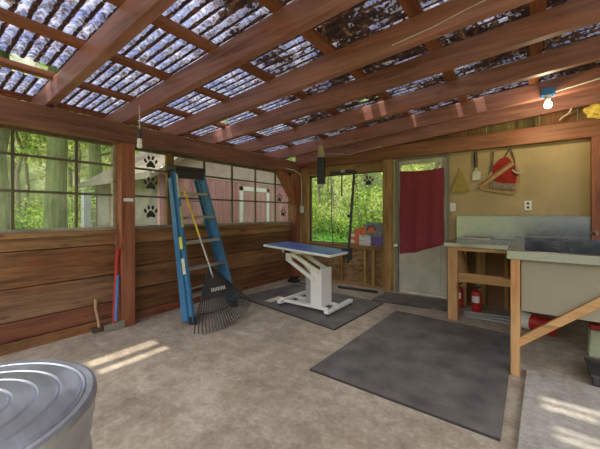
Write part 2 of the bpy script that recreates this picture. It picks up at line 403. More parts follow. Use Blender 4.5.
window('window_1', 'dusty multi-pane window left of the brown post, forest behind', XW-.02, [-.86,-.36,.14,.64,1.112], [1.42,1.742], -1.2, 1.47, 1.045, 1.98, frame=((1.44,1.47),))
window('window_2', 'long multi-pane window right of the brown post, pink shed behind', XW-.02, [2.62,3.12,3.62,4.12], [1.42,1.742], 1.61, 4.55, 1.045, 1.98, frame=((2.06,2.15),), glass='panec')

# paw prints
def paw(o, ux, uy, s, label, rot=0):
    o = Vector(o); ux = Vector(ux); uy = Vector(uy); ca, sa = math.cos(rot), math.sin(rot)
    ux, uy = ux*ca+uy*sa, uy*ca-ux*sa
    b = MB()
    def ell(cx, cy, rx, ry, a=0):
        pts = []
        for i in range(18):
            t = 2*PI*i/18; x, y = rx*math.cos(t), ry*math.sin(t)
            pts.append(((cx+x*math.cos(a)-y*math.sin(a))*s, (cy+x*math.sin(a)+y*math.cos(a))*s))
        b.prism(pts, o, ux, uy, .0015, 'paw')
    pad = [(-.30,-.42),(-.36,-.25),(-.24,-.05),(-.10,.10),(0,.14),(.10,.10),(.24,-.05),(.36,-.25),(.30,-.42),(.15,-.38),(0,-.35),(-.15,-.38)]
    b.prism([(x*s, y*s) for x, y in pad], o, ux, uy, .0015, 'paw')
    ell(-.42,.10,.10,.17,.45); ell(-.16,.36,.10,.18,.12); ell(.16,.36,.10,.18,-.12); ell(.42,.10,.10,.17,-.45)
    return tag(b.build('paw_print'), label, 'sticker', 'paw print stickers on the windows')
xg = XW-.017
for z, l in ((1.83,'topmost of three dark paw prints stacked on the pane beside the post'),(1.575,'middle one of three dark paw prints stacked beside the post'),(1.235,'lowest of three dark paw prints stacked beside the post')):
    paw((xg,1.865,z), (0,1,0), (0,0,1), .155, l)
paw((xg,4.235,1.50), (0,1,0), (0,0,1), .15, 'upper dark paw print on the pane near the corner brace', -.2)
paw((xg,4.34,1.235), (0,1,0), (0,0,1), .15, 'lower dark paw print on the pane near the corner brace', -.2)

# ---- back wall
YB = 4.75
b = MB()
b.box(-3.46,-3.30,YB-.07,YB+.06,0,2.07,'stud')
b.box(-3.30,-1.80,YB-.03,YB+.05,1.915,2.07,'studx')
b.box(-3.30,-1.80,YB+.04,YB+.06,0,.66,'osb')
b.box(-3.30,-1.80,YB-.05,YB+.04,0,.045,'studx')
b.box(-3.30,-1.80,YB-.03,YB+.05,.62,.66,'studx')
for x in (-2.62,-2.17,-2.02): b.box(x-.02,x+.02,YB-.03,YB+.04,.045,.62,'stud')
b.box(-1.835,-1.70,YB-.08,YB+.06,0,2.07,'stud')
b.box(-1.86,-1.835,YB-.03,YB+.05,0,1.915,'stud')
b.box(-.91,-.885,YB-.06,YB+.06,0,2.07,'jamb')
b.box(-.885,.60,YB-.01,YB+.02,.80,2.07,'panel')
b.box(-.885,1.9,YB+.0,YB+.03,0,.80,'panelb')
for x0, x1 in ((-.71,-.655),(-.545,-.44),(-.23,-.19),(.25,.29)): b.box(x0,x1,YB-.05,YB,0,.80,'stud')
b.box(.60,1.9,YB+.0,YB+.03,.80,2.07,'oldd')
# boards above the header
x = -1.75; i = 0; seq = ['old','oldg','old','oldd','old','oldg','oldg','oldd','oldd','oldd','oldd','oldd','oldd']
while x < 1.9:
    w = R.uniform(.22,.36); b.box(x, x+w-.004, YB+.03, YB+.05, 2.2, 2.9, seq[i % len(seq)]); x += w; i += 1
b.box(-3.6,-1.75,YB+.03,YB+.05,2.07,2.62,'oldd')
tag(b.build('wall_back'), 'back wall of studs, strand board and a tan plywood panel', 'wall', kind=S_)
tag(MB().box(-3.5,1.9,YB-.11,YB+.03,2.07,2.265,'header').build('beam', bevel=.004), 'brown header beam running across the back wall', 'beam', kind=S_)

w = thing('window_3', (-2.57,YB,.66), 'wide clear window on the back wall looking into green woods', 'window', kind=S_)
f = MB(); f.box(-3.3,-1.835,YB-.06,YB+.05,.66,.69,'studx'); f.box(-3.3,-3.275,YB+.0,YB+.04,.69,1.915,'muntin'); f.box(-3.3,-1.86,YB+.0,YB+.04,1.895,1.915,'muntin'); f.box(-3.3,-1.86,YB+.0,YB+.04,.69,.705,'muntin')
f.build('frame', w); MB().box(-3.28,-1.86,YB+.018,YB+.022,.70,1.90,'panec').build('pane', w)
paw((-2.12,YB+.015,1.76), (1,0,0), (0,0,1), .16, 'dark paw print on the back window above the dog cutouts')

d = thing('door_1', (-1.28,YB,0), 'weathered cream door with glass upper half behind the red cloth', 'door', kind=S_)
f = MB(); f.box(-1.66,-1.60,YB-.05,YB+.05,0,2.05,'jamb'); f.box(-1.66,-.90,YB-.03,YB+.05,2.03,2.07,'jamb'); f.build('frame', d)
f = MB(); f.box(-1.60,-1.575,YB-.02,YB+.02,.02,2.03,'doorp'); f.box(-1.0,-.915,YB-.02,YB+.02,.02,2.03,'doorp'); f.box(-1.575,-1.0,YB-.02,YB+.02,.02,.82,'doorp'); f.box(-1.575,-1.0,YB-.02,YB+.02,1.97,2.03,'doorp')
f.box(-1.55,-1.0,YB-.028,YB-.02,.07,.36,'doorp'); f.box(-1.55,-1.0,YB-.03,YB-.02,.44,.80,'doorp')
f.build('door_leaf', d, bevel=.003)
MB().box(-1.575,-1.0,YB-.003,YB+.003,.82,1.97,'panec').build('pane', d)
f = MB(); f.lathe((-1.63,YB-.05,.72),[(.03,0),(.03,.01),(.012,.015),(.012,.04),(.032,.05),(.034,.075),(.02,.09)],'alu',20,(0,-1,0)); k = f.build('door_knob', d); k['label'] = 'silver door knob'

# ---- rafters, purlins, roof
ZS, SL = 2.195, .07
def zr(x): return ZS+SL*(x+3.65)
def slope_board(x0, x1, y0, y1, za, zb, m, z=zr):
    return MB().hexa([(x0,y0,z(x0)+za),(x1,y0,z(x1)+za),(x1,y1,z(x1)+za),(x0,y1,z(x0)+za),(x0,y0,z(x0)+zb),(x1,y0,z(x1)+zb),(x1,y1,z(x1)+zb),(x0,y1,z(x0)+zb)], m)
RY = [.91, 1.57, 2.23, 2.79, 3.50, 4.25]
on = ['nearest to the camera, over the trash can side', 'carrying the hanging white socket', 'third one counted from the open side', 'fourth one counted from the open side, sun flecked', 'fifth one counted from the open side, sun flecked', 'sixth one, carrying the lit bulb and the black tube fixture']
for y, l in zip(RY, on):
    tag(slope_board(-4.15, 1.85, y-.07, y, 0, .18, 'rafter').build('rafter', bevel=.004), 'reddish brown rafter '+l, 'rafter', 'rafters under the roof', S_)
tag(slope_board(-3.5, 1.9, 4.56, 4.63, -.075, .15, 'rafter').build('rafter', bevel=.004), 'reddish brown rafter lying along the top of the back wall', 'rafter', 'rafters under the roof', S_)
for i, x in enumerate((-4.0,-3.33,-2.64,-1.98,-1.30,-.62,.06,.74,1.42)):
    z = zr(x)+.18
    tag(MB().box(x-.045,x+.045,-1.0,4.9,z,z+.042,'purlin').build('purlin'), 'thin brown purlin on the rafters, %s from the left eave' % ['first','second','third','fourth','fifth','sixth','seventh','eighth','ninth'][i], 'purlin', 'purlins under the roof sheets', S_)
b = MB(); x0, x1, y0, y1 = -4.2, 1.85, -1.0, 4.95; nx = 61; ny = int((y1-y0)/PITCH*10)
b.mi('roof'); b.mi('clear')
CLEAR = [(-3.52,-3.22,.22,.86),(-3.50,-3.24,2.36,2.74),(-.62,-.36,1.60,1.66),(-.60,-.25,1.70,1.74),(-.55,-.30,1.40,1.43),(-.5,-.34,1.32,1.36),
         (-1.62,-1.54,3.35,3.42),(-1.40,-1.34,3.36,3.42),(-1.25,-1.19,3.36,3.42),(-1.44,-1.38,4.10,4.17),(-1.32,-1.27,4.09,4.17),(-1.17,-1.13,4.11,4.17),(-.72,-.66,4.10,4.17),(-.52,-.47,4.11,4.17),(-.60,-.52,-.56,-.50),(-.50,-.44,-.50,-.46),(-1.36,-1.28,2.63,2.71)]
vs = []; fs = []
for i in range(nx+1):
    x = x0+(x1-x0)*i/nx; z = zr(x)+.18+.042+.012
    for j in range(ny+1):
        y = y0+(y1-y0)*j/ny; vs.append((x, y, z+.010*math.cos(2*PI*y/PITCH)))
b.v = vs
for i in range(nx):
    for j in range(ny):
        a = i*(ny+1)+j; b.f.append((a, a+ny+1, a+ny+2, a+1)); b.sm.append(True)
        cx = x0+(x1-x0)*(i+.5)/nx; cy = y0+(y1-y0)*(j+.5)/ny
        b.m.append(1 if any(p <= cx <= q and r <= cy <= s for p, q, r, s in CLEAR) else 0)
tag(b.build('ceiling', org=(0,0,0)), 'translucent corrugated roof sheets strewn with leaf litter', 'roof', kind=S_)

tag(MB().box(-4.19,-4.15,-1.0,4.95,2.10,2.345,'purlin').build('eave_board'), 'dark board closing the rafter ends along the left eave', 'board', kind=S_)
# ------------------------------------------------------------------ outside
def shed():
    w = thing('shed', (-7.1,5.0,-.18), 'pink board shed with white door frame outside the long left window', 'shed')
    xf, xb, ya, yb, ze = -5.6, -8.6, 3.06, 7.0, 2.05; ym = (ya+yb)/2; zp = ze+1.35
    g = MB(); g.prism([(ya,-.18),(yb,-.18),(yb,ze),(ym,zp),(ya,ze)], (xf-.08,0,0), (0,1,0), (0,0,1), .08, 'pink')
    g.box(xf,xf+.012,ya,yb,1.98,2.03,'pinkg'); g.prism([(ya,2.03),(yb,2.03),(yb-.05,2.12),(ym,zp),(ya+.05,2.12)], (xf,0,0), (0,1,0), (0,0,1), .01, 'pinkg')
    y = ya+.1
    while y < yb: g.box(xf,xf+.014,y,y+.02,-.18,1.98,'pink'); y += .3
    g.build('gable_wall', w)
    g = MB(); g.box(xb,xf-.08,ya,ya+.08,-.18,ze,'shedgrey'); g.box(xb,xf-.08,yb-.08,yb,-.18,ze,'shedgrey'); g.box(xb,xb+.08,ya,yb,-.18,ze,'shedgrey'); g.build('side_wall', w)
    g = MB()
    for ye, sg in ((ya-.3, 1), (yb+.3, -1)):
        zz = ze-.3*1.35/(ym-ya)
        g.hexa([(xb-.2,ye,zz),(xf+.28,ye,zz),(xf+.28,ym,zp),(xb-.2,ym,zp),(xb-.2,ye,zz+.09),(xf+.28,ye,zz+.09),(xf+.28,ym,zp+.09),(xb-.2,ym,zp+.09)], 'roofshingle')
    g.build('roof', w)
    g = MB(); g.box(xb-.2,xf+.28,ya-.33,ya-.3,ze-.20,ze-.08,'shedgrey'); g.build('eave_board', w)
    f = MB(); f.box(xf+.0,xf+.03,5.06,5.16,-.18,1.88,'trim'); f.box(xf,xf+.03,6.0,6.1,-.18,1.88,'trim'); f.box(xf,xf+.03,5.06,6.1,1.78,1.88,'trim'); k = f.build('door_frame', w); k['label'] = 'white door frame'
    MB().box(xf,xf+.02,5.16,6.0,-.18,1.78,'pink').build('door', w)
    return w
shed()
t = MB().box(-7.15,-7.0,2.28,2.40,-.18,1.66,'greyc'); tag(t.build('fence_post'), 'blue grey post standing outside before the grey shed wall', 'post')

def leafblob(b, c, r, n, size, m, rnd, shell=.55):
    for _ in range(n):
        while True:
            p = Vector((rnd.uniform(-1,1), rnd.uniform(-1,1), rnd.uniform(-1,1)))
            if .15 < p.length < 1: break
        p = p.normalized()*(shell+(1-shell)*rnd.random())*1.0
        q = Vector(c)+Vector((p.x*r[0], p.y*r[1], p.z*r[2]))
        a = Vector((rnd.gauss(0,1), rnd.gauss(0,1), rnd.gauss(0,.7))).normalized(); d = a.orthogonal().normalized(); d.rotate(Matrix.Rotation(rnd.uniform(0,6.28), 3, a))
        e = a.cross(d); s = size*rnd.uniform(.6,1.3)
        b.add([q-d*s, q+e*s*.5, q+d*s, q-e*s*.5], [(0,1,2,3)], m)
def tree_proto(name, seed, m, h, tr, crown, label, bark='bark', nleaf=2600, size=.075):
    rnd = random.Random(seed)
    t = thing(name, (0,0,0), label, 'tree', 'trees outside the shelter')
    k = MB(); pts = [(rnd.uniform(-.04,.04)*i, rnd.uniform(-.04,.04)*i, h*i/6) for i in range(7)]
    k.tube(pts, [tr*(1.25 if i == 0 else 1)*(1-.5*i/6) for i in range(7)], bark, 12)
    for i in range(5):
        a = rnd.uniform(0,6.28); z = h*rnd.uniform(.35,.85); k.tube([(0,0,z),(math.cos(a)*.6,math.sin(a)*.6,z+.25),(math.cos(a)*1.3,math.sin(a)*1.3,z+.35)], [tr*.25,tr*.16,tr*.06], bark, 6)
    k.build('trunk', t)
    b = MB()
    for _ in range(9):
        c = (rnd.uniform(-1,1)*crown[0]*.6, rnd.uniform(-1,1)*crown[0]*.6, rnd.uniform(crown[1], crown[2]))
        leafblob(b, c, (crown[0]*.5, crown[0]*.5, crown[0]*.36), nleaf//9, size, m, rnd, .2)
    b.build('crown', t); return t
def bush_proto(name, seed, m, r, h, label, n=1800, size=.055):
    rnd = random.Random(seed); t = thing(name, (0,0,0), label, 'bush', 'bushes outside the shelter')
    b = MB()
    for _ in range(7):
        c = (rnd.uniform(-.5,.5)*r, rnd.uniform(-.5,.5)*r, h*rnd.uniform(.25,.75)); leafblob(b, c, (r*.5,r*.5,h*.3), n//7, size, m, rnd, .3)
    b.build('foliage', t)
    k = MB()
    for i in range(5):
        a = rnd.uniform(0,6.28); k.tube([(0,0,-.05),(math.cos(a)*r*.3,math.sin(a)*r*.3,h*.7)], [.02,.008], 'bark', 6)
    k.build('stems', t); return t
G = -.18
tA = tree_proto('leafy_tree', 1, 'leafA', 5.2, .09, (1.5,1.3,5.0), '')
tB = tree_proto('leafy_tree', 2, 'leafC', 5.6, .06, (1.5,1.6,5.2), '', 'bark', 1300, .07)
tC = tree_proto('big_tree', 3, 'leafB', 9, .24, (2.0,6.2,8.5), '', 'barkg', 2600, .11)
bA = bush_proto('bush', 4, 'leafB', 1.1, 1.3, '')
bB = bush_proto('bush', 5, 'leafA', 1.2, 2.0, '')
bF = bush_proto('fern', 6, 'leafF', .8, .75, '', 1600, .055)
used = set()
def put(p, x, y, label, rz=None, sc=1):
    rz = R.uniform(0, 6.28) if rz is None else rz
    if p.name not in used:
        used.add(p.name); p.location = (x,y,G); p.rotation_euler = (0,0,rz); p.scale = (sc,)*3; p['label'] = label
    else: copy_thing(p, (x,y,G), label, rz, sc)
# behind the back window and the door
for x, y, s, l in ((-7.9,12.2,1.0,'in the left third of the back window'),(-6.4,13.0,1.1,'in the middle of the back window'),(-5.2,11.6,.95,'in the right third of the back window'),(-2.6,11.8,1.1,'above the red cloth on the door')):
    put(tA, x, y, 'slim light green leafy tree seen '+l, sc=s)
for x, y, s, l in ((-5.7,9.7,.8,'behind the black grooming pole'),(-9.2,15.0,1.2,'at the left edge of the back window'),(-4.7,14.6,1.2,'beyond the paw print of the back window'),(-3.1,9.4,.9,'just above the red cloth on the door'),(-1.2,12.5,1.1,'behind the right edge of the door')):
    put(tB, x, y, 'thin yellow green tree seen '+l, sc=s)
for x, y, s, l in ((-6.9,10.4,1.2,'behind the left part of the back window'),(-4.6,9.6,1.2,'behind the dog cutouts'),(-5.7,11.2,1.3,'in the middle of the back window'),(-3.4,11,1.5,'behind the right edge of the back window'),(-8.4,13.8,1.6,'far behind the left edge of the back window')):
    put(bB, x, y, 'light green bush '+l, sc=s)
for x, y, s, l in ((-5.2,8.4,1.0,'low behind the middle of the back window'),(-3.6,8.5,1.0,'low behind the cutouts on the sill'),(-6.6,13.8,1.6,'far behind the back window')):
    put(bA, x, y, 'darker green bush '+l, sc=s)
for x, y, s, l in ((-4.5,6.9,1.0,'under the left end of the back window'),(-3.9,7.2,1.1,'below the middle of the back window'),(-3.2,6.8,.95,'behind the dog cutouts'),(-5.2,7.8,1.15,'farther back behind the back window'),(-2.7,7.4,1.,'behind the door post')):
    put(bF, x, y, 'bright green fern growing '+l, sc=s)
# beyond the left window
put(tC, -9.0, 2.35, 'big mossy trunk tree in the middle of the left window', sc=1.0)
put(tC, -12.5, 4.38, 'big mossy trunk tree above the grey shed roof', sc=1.0)
put(tC, -9.5, 1.46, 'big mossy trunk tree cut by the left edge of the picture', sc=.9)
put(tA, -15.5, 2.9, 'slim light green leafy tree left of the biggest mossy trunk', sc=1.1)
put(tA, -17.0, 5.0, 'slim light green leafy tree between the mossy trunks', sc=1.2)
put(tB, -14.0, 4.4, 'thin yellow green tree right of the biggest mossy trunk', sc=1.0)
put(tB, -16, 3.2, 'thin yellow green tree far beyond the left window', sc=1.3)
put(tA, -17, 7.0, 'slim light green leafy tree far behind the grey shed roof', sc=1.4)
put(bB, -10.6, 3.0, 'light green bush low in the left window', sc=.8)
put(bB, -13, 3.9, 'light green bush behind the biggest mossy trunk', sc=1.3)
put(bA, -12, 2.2, 'darker green bush at the left edge of the left window', sc=1.2)
put(bF, -7.4, 1.6, 'bright green fern growing outside the left window', sc=1.0)

# ------------------------------------------------------------------ trash can
cx, cy = -1.03, .06
t = thing('trash_can', (cx,cy,0), 'round galvanised metal trash can with ringed lid', 'trash can')
prof = [(.25,0),(.262,0),(.268,.03)]
for i in range(25):
    z = .05+.62*i/24; prof.append((.266+.010*i/24+(.006 if i % 4 < 2 else 0), z))
prof += [(.278,.70),(.279,.72),(.279,.745)]
MB().lathe((cx,cy,0), prof, 'galv', 64).build('body', t)
lp = [(.279,.705),(.287,.708),(.288,.745),(.292,.752),(.290,.764),(.282,.768),(.268,.766)]
r = .262; zt = .768
for k in range(5):
    lp += [(r+.003,zt),(r,zt),(r-.003,zt-.006),(r-.007,zt-.006),(r-.010,zt+.001),(r-.013,zt+.001)]; r -= .047; zt += .001
lp += [(r,zt+.001),(.001,zt+.004)]
MB().lathe((cx,cy,0), lp, 'galv', 80, cap=False).build('lid', t)
MB().tube([(cx-.06,cy,.785),(cx-.055,cy,.83),(cx,cy,.845),(cx+.055,cy,.83),(cx+.06,cy,.785)], .006, 'zinc', 8).build('lid_handle', t)

# ------------------------------------------------------------------ axe and hatchet
t = thing('axe', (-3.46,1.40,0), 'axe with red and blue handle leaning against the brown post', 'axe')
A, B_ = Vector((-3.47,1.395,.05)), Vector((-3.50,1.445,.83))
q = A.lerp(B_,.66)
MB().tube([A,A.lerp(B_,.2),A.lerp(B_,.45),q], [.015,.016,.016,.017], 'redm', 10).tube([q,A.lerp(B_,.84),A.lerp(B_,.95),B_+Vector((.012,0,.01))], [.018,.018,.022,.020], 'redm', 10).build('handle', t)
k = MB().tube([A+Vector((.016,.012,.05)),A.lerp(B_,.35)+Vector((.016,.012,0)),q+Vector((.014,.010,0))], .013, 'bluep', 8).build('handle_stripe', t); k['label'] = 'blue stripe down the handle'
MB().prism([(-.075,.0),(.10,-.005),(.115,.01),(.115,.075),(.09,.082),(.02,.07),(-.02,.07),(-.075,.065)], (-3.485,1.385,.006), (.1,1,0), (0,0,1), .035, 'zinc').build('axe_head', t, bevel=.004)
t = thing('hatchet', (-3.53,1.27,0), 'small hatchet with bare wooden handle left of the axe', 'hatchet')
MB().tube([(-3.53,1.285,.02),(-3.545,1.28,.12),(-3.56,1.262,.24),(-3.575,1.268,.335)], [.014,.013,.014,.017], 'handle', 10).build('handle', t)
MB().prism([(-.06,-.0),(.04,0),(.04,.045),(-.01,.05),(-.075,.055)], (-3.545,1.285,.004), (.1,1,0), (0,0,1), .028, 'iron').build('hatchet_head', t, bevel=.003)

# ------------------------------------------------------------------ stepladder
t = thing('stepladder', (-3.05,2.35,0), 'folded blue fibreglass stepladder leaning against the left wall', 'ladder')
FL, FR = Vector((-2.95,1.985,.02)), Vector((-3.07,2.685,.02)); TL, TR = Vector((-3.44,2.065,1.74)), Vector((-3.475,2.455,1.755))
n = (FR-FL).cross(TL-FL).normalized(); n = n if n.x > 0 else -n           # faces the room
def channel(p, q, side, parent, name, sgn):
    b = MB(); sd = Vector(side).normalized(); d = (q-p).normalized(); sd = (sd-d*sd.dot(d)).normalized()
    b.bar(p, q, .085, .006, n, 'blue')
    for s in (-1, 1): b.bar(p+n*.04*s+sd*sgn*.014, q+n*.04*s+sd*sgn*.014, .030, .006, sd, 'blue')
    return b.build(name, parent)
wv = (FR-FL).normalized()
l1 = channel(FL, TL, wv, t, 'front_rail', -1); l2 = channel(FR, TR, wv, t, 'front_rail', 1)
back = -n*.10
channel(FL+back-wv*.02+Vector((0,0,.03)), TL+back*.75-Vector((0,0,.06)), wv, t, 'rear_rail', 1)
channel(FR+back+wv*.05+Vector((0,0,.03)), TR+back*.75+wv*.02-Vector((0,0,.06)), wv, t, 'rear_rail', -1)
for k, f in enumerate((.165,.335,.505,.675,.845)):
    p, q = FL.lerp(TL,f), FR.lerp(TR,f)
    up = Vector((0,0,1)); fw = Vector((n.x,n.y,0)).normalized()
    b = MB().bar(p, q, .085, .004, fw, 'alu').bar(p+fw*.042-up*.014, q+fw*.042-up*.014, .030, .003, up, 'alu').bar(p-fw*.042-up*.014, q-fw*.042-up*.014, .030, .003, up, 'alu')
    b.build('step', t)
for f in (.2,.5,.8): MB().bar((FL+back).lerp(TL+back,f), (FR+back).lerp(TR+back,f), .02, .02, (0,0,1), 'alu').build('rear_brace', t)
c0 = (TL+TR)/2; fw = Vector((n.x,n.y,0)).normalized()
b = MB().bar(TL-wv*.035+Vector((0,0,.035))-fw*.03, TR+wv*.035+Vector((0,0,.035))-fw*.03, .20, .045, fw, 'blackp')
b.bar(TL-wv*.03+Vector((0,0,-.04))+fw*.05, TR+wv*.03+Vector((0,0,-.04))+fw*.05, .11, .012, (0,0,1), 'blackp').build('top_cap', t, bevel=.006)
for p, s in ((FL,-1),(FR,1)): MB().bar(p-Vector((0,0,.02)), p+(TL-FL)*.035, .10, .04, n, 'blackp').build('foot', t)
d = (TL-FL)
k = MB().bar(FL+d*.80+n*.0445-wv*.016, FL+d*.97+n*.0445-wv*.016, .026, .002, wv, 'stickg').build('sticker', l1)
k = MB().bar(FL+d*.60+n*.0445-wv*.016, FL+d*.74+n*.0445-wv*.016, .026, .002, wv, 'sticky').build('sticker', l1); k['label'] = 'yellow warning sticker'
k = MB().bar(FL+d*.46-wv*.032, FL+d*.54-wv*.032, .05, .002, n, 'sticky').build('sticker', l1)
k = MB().bar(FL+d*.30-wv*.032, FL+d*.40-wv*.032, .05, .002, n, 'stickg').build('sticker', l1)

# ------------------------------------------------------------------ leaf rake
t = thing('leaf_rake', (-2.62,2.16,0), 'black leaf rake with yellow handle leaning on the blue stepladder', 'rake')
HT, NK, BT = Vector((-3.30,2.105,1.50)), Vector((-2.86,2.145,.62)), Vector((-2.62,2.165,.015))
md = HT.lerp(NK,.62)
k = MB().tube([HT,md], .0125, 'yellow', 10).tube([HT+(HT-NK).normalized()*.03,HT], [.009,.0125], 'yellow', 10).build('handle', t)
k = MB().tube([md,NK,NK.lerp(BT,.22)], [.012,.012,.010], 'zinc', 10).build('ferrule', t); k['label'] = 'bare metal lower handle'
dn = (BT-NK); ln = dn.length; dn.normalize(); sw = Vector((0,1,0)); fn = sw.cross(dn).normalized(); fn = fn if fn.x > 0 else -fn
def fan(a, s, bow=.0):       # a: -1..1 across, s: 0..1 down
    th = math.radians(5+37*a); r_ = ln*s*(1+.06*a*a-.05*a)
    return NK+dn*(r_*math.cos(th))+sw*(.02*a*(1-s)+r_*math.sin(th))+fn*(.05*(1-a*a)*s+bow)
b = MB(); rows = [0,.12,.25,.38,.50]; vs = []; fs = []
cols = 14
for s in rows:
    for i in range(cols+1): vs.append(fan(-1+2*i/cols, s))
nv = len(vs)
vs += [v-fn*.008 for v in vs]
for r_ in range(len(rows)-1):
    for i in range(cols):
        a = r_*(cols+1)+i; fs += [(a,a+1,a+cols+2,a+cols+1), (nv+a+cols+1,nv+a+cols+2,nv+a+1,nv+a)]
b.add(vs, fs, 'blackp'); b.tube([fan(-1,s,.004) for s in (0,.25,.5,.75)], .008, 'blackp', 6).tube([fan(1,s,.004) for s in (0,.25,.5,.75)], .008, 'blackp', 6)
b.tube([fan(-1+i/6,.74) for i in range(13)], .007, 'blackp', 6).tube([fan(-1+i/6,.50) for i in range(13)], .008, 'blackp', 6).build('head', t)
for i in range(25):
    a = -1+2*i/24; e = fan(a,1)
    e.z = max(e.z, .012); MB().tube([fan(a,.48),fan(a,.75),fan(a,.94)+fn*.006,Vector((e.x+.022,e.y,max(.012,e.z-.012)))], [.0062,.0062,.0058,.005], 'blackp', 6).build('tine', t)
b = MB()
c_ = NK+dn*(ln*.40)+fn*.040
for i in range(9):           # worn white lettering
    p = c_+sw*(-.082+.0215*i); h_ = .017 if i % 2 else .020
    b.bar(p-dn*h_, p+dn*h_, .007, .002, sw, 'whitep')
    if i % 3 != 2: b.bar(p-dn*(h_-.004)+sw*.007, p-dn*(h_-.004)-sw*.002, .007, .002, dn, 'whitep')
    if i % 2: b.bar(p+dn*(h_-.004)+sw*.009, p+dn*(h_-.004)-sw*.002, .007, .002, dn, 'whitep')
k = b.build('printed_mark', t); k['label'] = 'worn white lettering'

# ------------------------------------------------------------------ mats and board
def matq(pts, h, label, m='mat'):
    b = MB(); b.add([(x,y,h) for x, y in pts], [(0,1,2,3)], m)
    b.add([(x,y,.0) for x, y in pts]+[(x,y,h) for x, y in pts], [(3,2,1,0),(0,1,5,4),(1,2,6,5),(2,3,7,6),(3,0,4,7)], 'mate' if m == 'mat' else m)
    o = b.build('floor_mat' if m == 'mat' else 'plywood_board'); return tag(o, label, 'mat' if m == 'mat' else 'board', 'black rubber floor mats' if m == 'mat' else None)
matq([(-3.34,3.02),(-1.61,2.76),(-1.555,3.97),(-3.20,4.12)], .016, 'black rubber mat under the white and blue grooming table')
matq([(-1.35,1.945),(-.115,1.945),(-.105,3.70),(-1.30,3.75)], .016, 'large black rubber mat in the middle of the floor')
matq([(-1.75,4.02),(-.80,4.13),(-.80,4.66),(-1.74,4.56)], .014, 'dark mat in front of the red draped door')
matq([(-.065,1.2),(.9,1.2),(.95,2.86),(.0,2.92)], .03, 'worn pale board lying on the floor before the dog bath', 'slab')

# ------------------------------------------------------------------ grooming table
t = thing('grooming_table', (-2.28,3.25,.016), 'white framed dog grooming table with blue top', 'table')
def ztop(x): return .81-.06*(x+2.8)
def tilt(x0,x1,y0,y1,za,zb,m): 
    return MB().hexa([(x,y,ztop(x)+zz) for zz in (za,zb) for x, y in ((x0,y0),(x1,y0),(x1,y1),(x0,y1))], m)
tilt(-2.80,-1.775,2.95,3.46,-.028,.0,'white').build('table_rim', t, bevel=.006)
k = tilt(-2.785,-1.79,2.965,3.445,.0,.006,'tabletop').build('table_surface', t); k['label'] = 'blue rubber top'
b = MB()
for y in (3.10,3.30): b.box(-2.60,-1.95,y,y+.04,.705,.735,'cream')
b.build('top_support', t)
b = MB(); b.box(-2.56,-2.46,3.10,3.14,.60,.735,'cream'); b.box(-2.56,-2.46,3.30,3.34,.60,.735,'cream'); b.box(-2.56,-2.54,3.10,3.34,.60,.735,'cream'); b.build('bracket', t)
for y in (3.12,3.32):
    MB().bar((-2.48,y,.71),(-2.03,y,.505),.045,.03,(0,0,1),'cream').build('lift_arm', t)
    MB().bar((-2.53,y,.625),(-2.10,y,.40),.045,.03,(0,0,1),'white').build('lift_arm', t)
MB().tube([(-2.42,3.22,.66),(-2.16,3.22,.42)], .022, 'cream', 12).build('actuator', t)
b = MB(); b.box(-2.16,-2.02,3.12,3.14,.07,.53,'white'); b.box(-2.16,-2.02,3.34,3.36,.07,.53,'white'); b.box(-2.02,-2.0,3.12,3.36,.07,.545,'white'); b.build('column', t, bevel=.003)
k = MB().box(-2.26,-2.18,3.16,3.30,.07,.42,'greym').build('lift_cylinder_cover', t)
b = MB(); b.box(-2.60,-1.87,3.10,3.16,.055,.085,'white'); b.box(-2.60,-1.87,3.33,3.39,.055,.085,'white'); b.box(-2.45,-2.1,3.18,3.31,.055,.075,'white')
b.box(-2.63,-2.57,3.03,3.66,.045,.085,'white'); b.box(-1.91,-1.85,3.03,3.66,.045,.085,'white'); b.build('base_frame', t, bevel=.005)
for x in (-2.6,-1.88):
    for y in (3.06,3.63): MB().lathe((x,y,.0165),[(.022,0),(.022,.03)],'blackp',14).build('rubber_foot', t)
MB().box(-2.66,-2.60,3.16,3.24,.66,.775,'dkgrey').tube([(-2.63,3.2,.67),(-2.64,3.2,.55),(-2.60,3.22,.50),(-2.66,3.24,.62)],.006,'blackp',6).build('control_box', t)

t = thing('grooming_post', (-1.80,3.40,.0), 'black grooming arm clamped to the right end of the blue table', 'grooming arm')
b0, t0 = Vector((-1.80,3.42,.60)), Vector((-1.72,3.44,1.735))
MB().tube([b0,t0], .016, 'blackp', 12).build('pole', t)
b = MB(); b.box(-1.86,-1.765,3.36,3.46,.758,.79,'blackp'); b.box(-1.86,-1.765,3.39,3.45,.66,.70,'blackp'); b.box(-1.775,-1.755,3.38,3.46,.64,.79,'blackp'); b.tube([(-1.84,3.41,.60),(-1.84,3.41,.70)],.009,'blackp',8); b.build('clamp', t, bevel=.003)
MB().tube([t0+Vector((.03,.01,-.01)),t0+Vector((-.05,-.015,.012)),t0+Vector((-.17,-.05,.008)),t0+Vector((-.30,-.09,.0))], [.022,.020,.022,.020], 'blackp', 10).build('crossbar', t)
MB().box(-1.87,-1.82,3.37,3.42,1.735,1.765,'zinc').build('clip', t)
MB().tube([t0+Vector((-.285,-.085,0)),t0+Vector((-.28,-.085,-.35)),t0+Vector((-.27,-.08,-.75)),t0+Vector((-.255,-.08,-.92))], .006, 'blackp', 6).build('noose', t)
MB().tube([t0+Vector((-.15,-.045,0)),t0+Vector((-.152,-.045,-.30))], .010, 'blackp', 6).build('strap', t)
MB().lathe(b0.lerp(t0,.52)+Vector((-.055,0,0)), [(.012,0),(.016,.02),(.016,.035)], 'blackp', 12, (1,0,0)).build('knob', t)

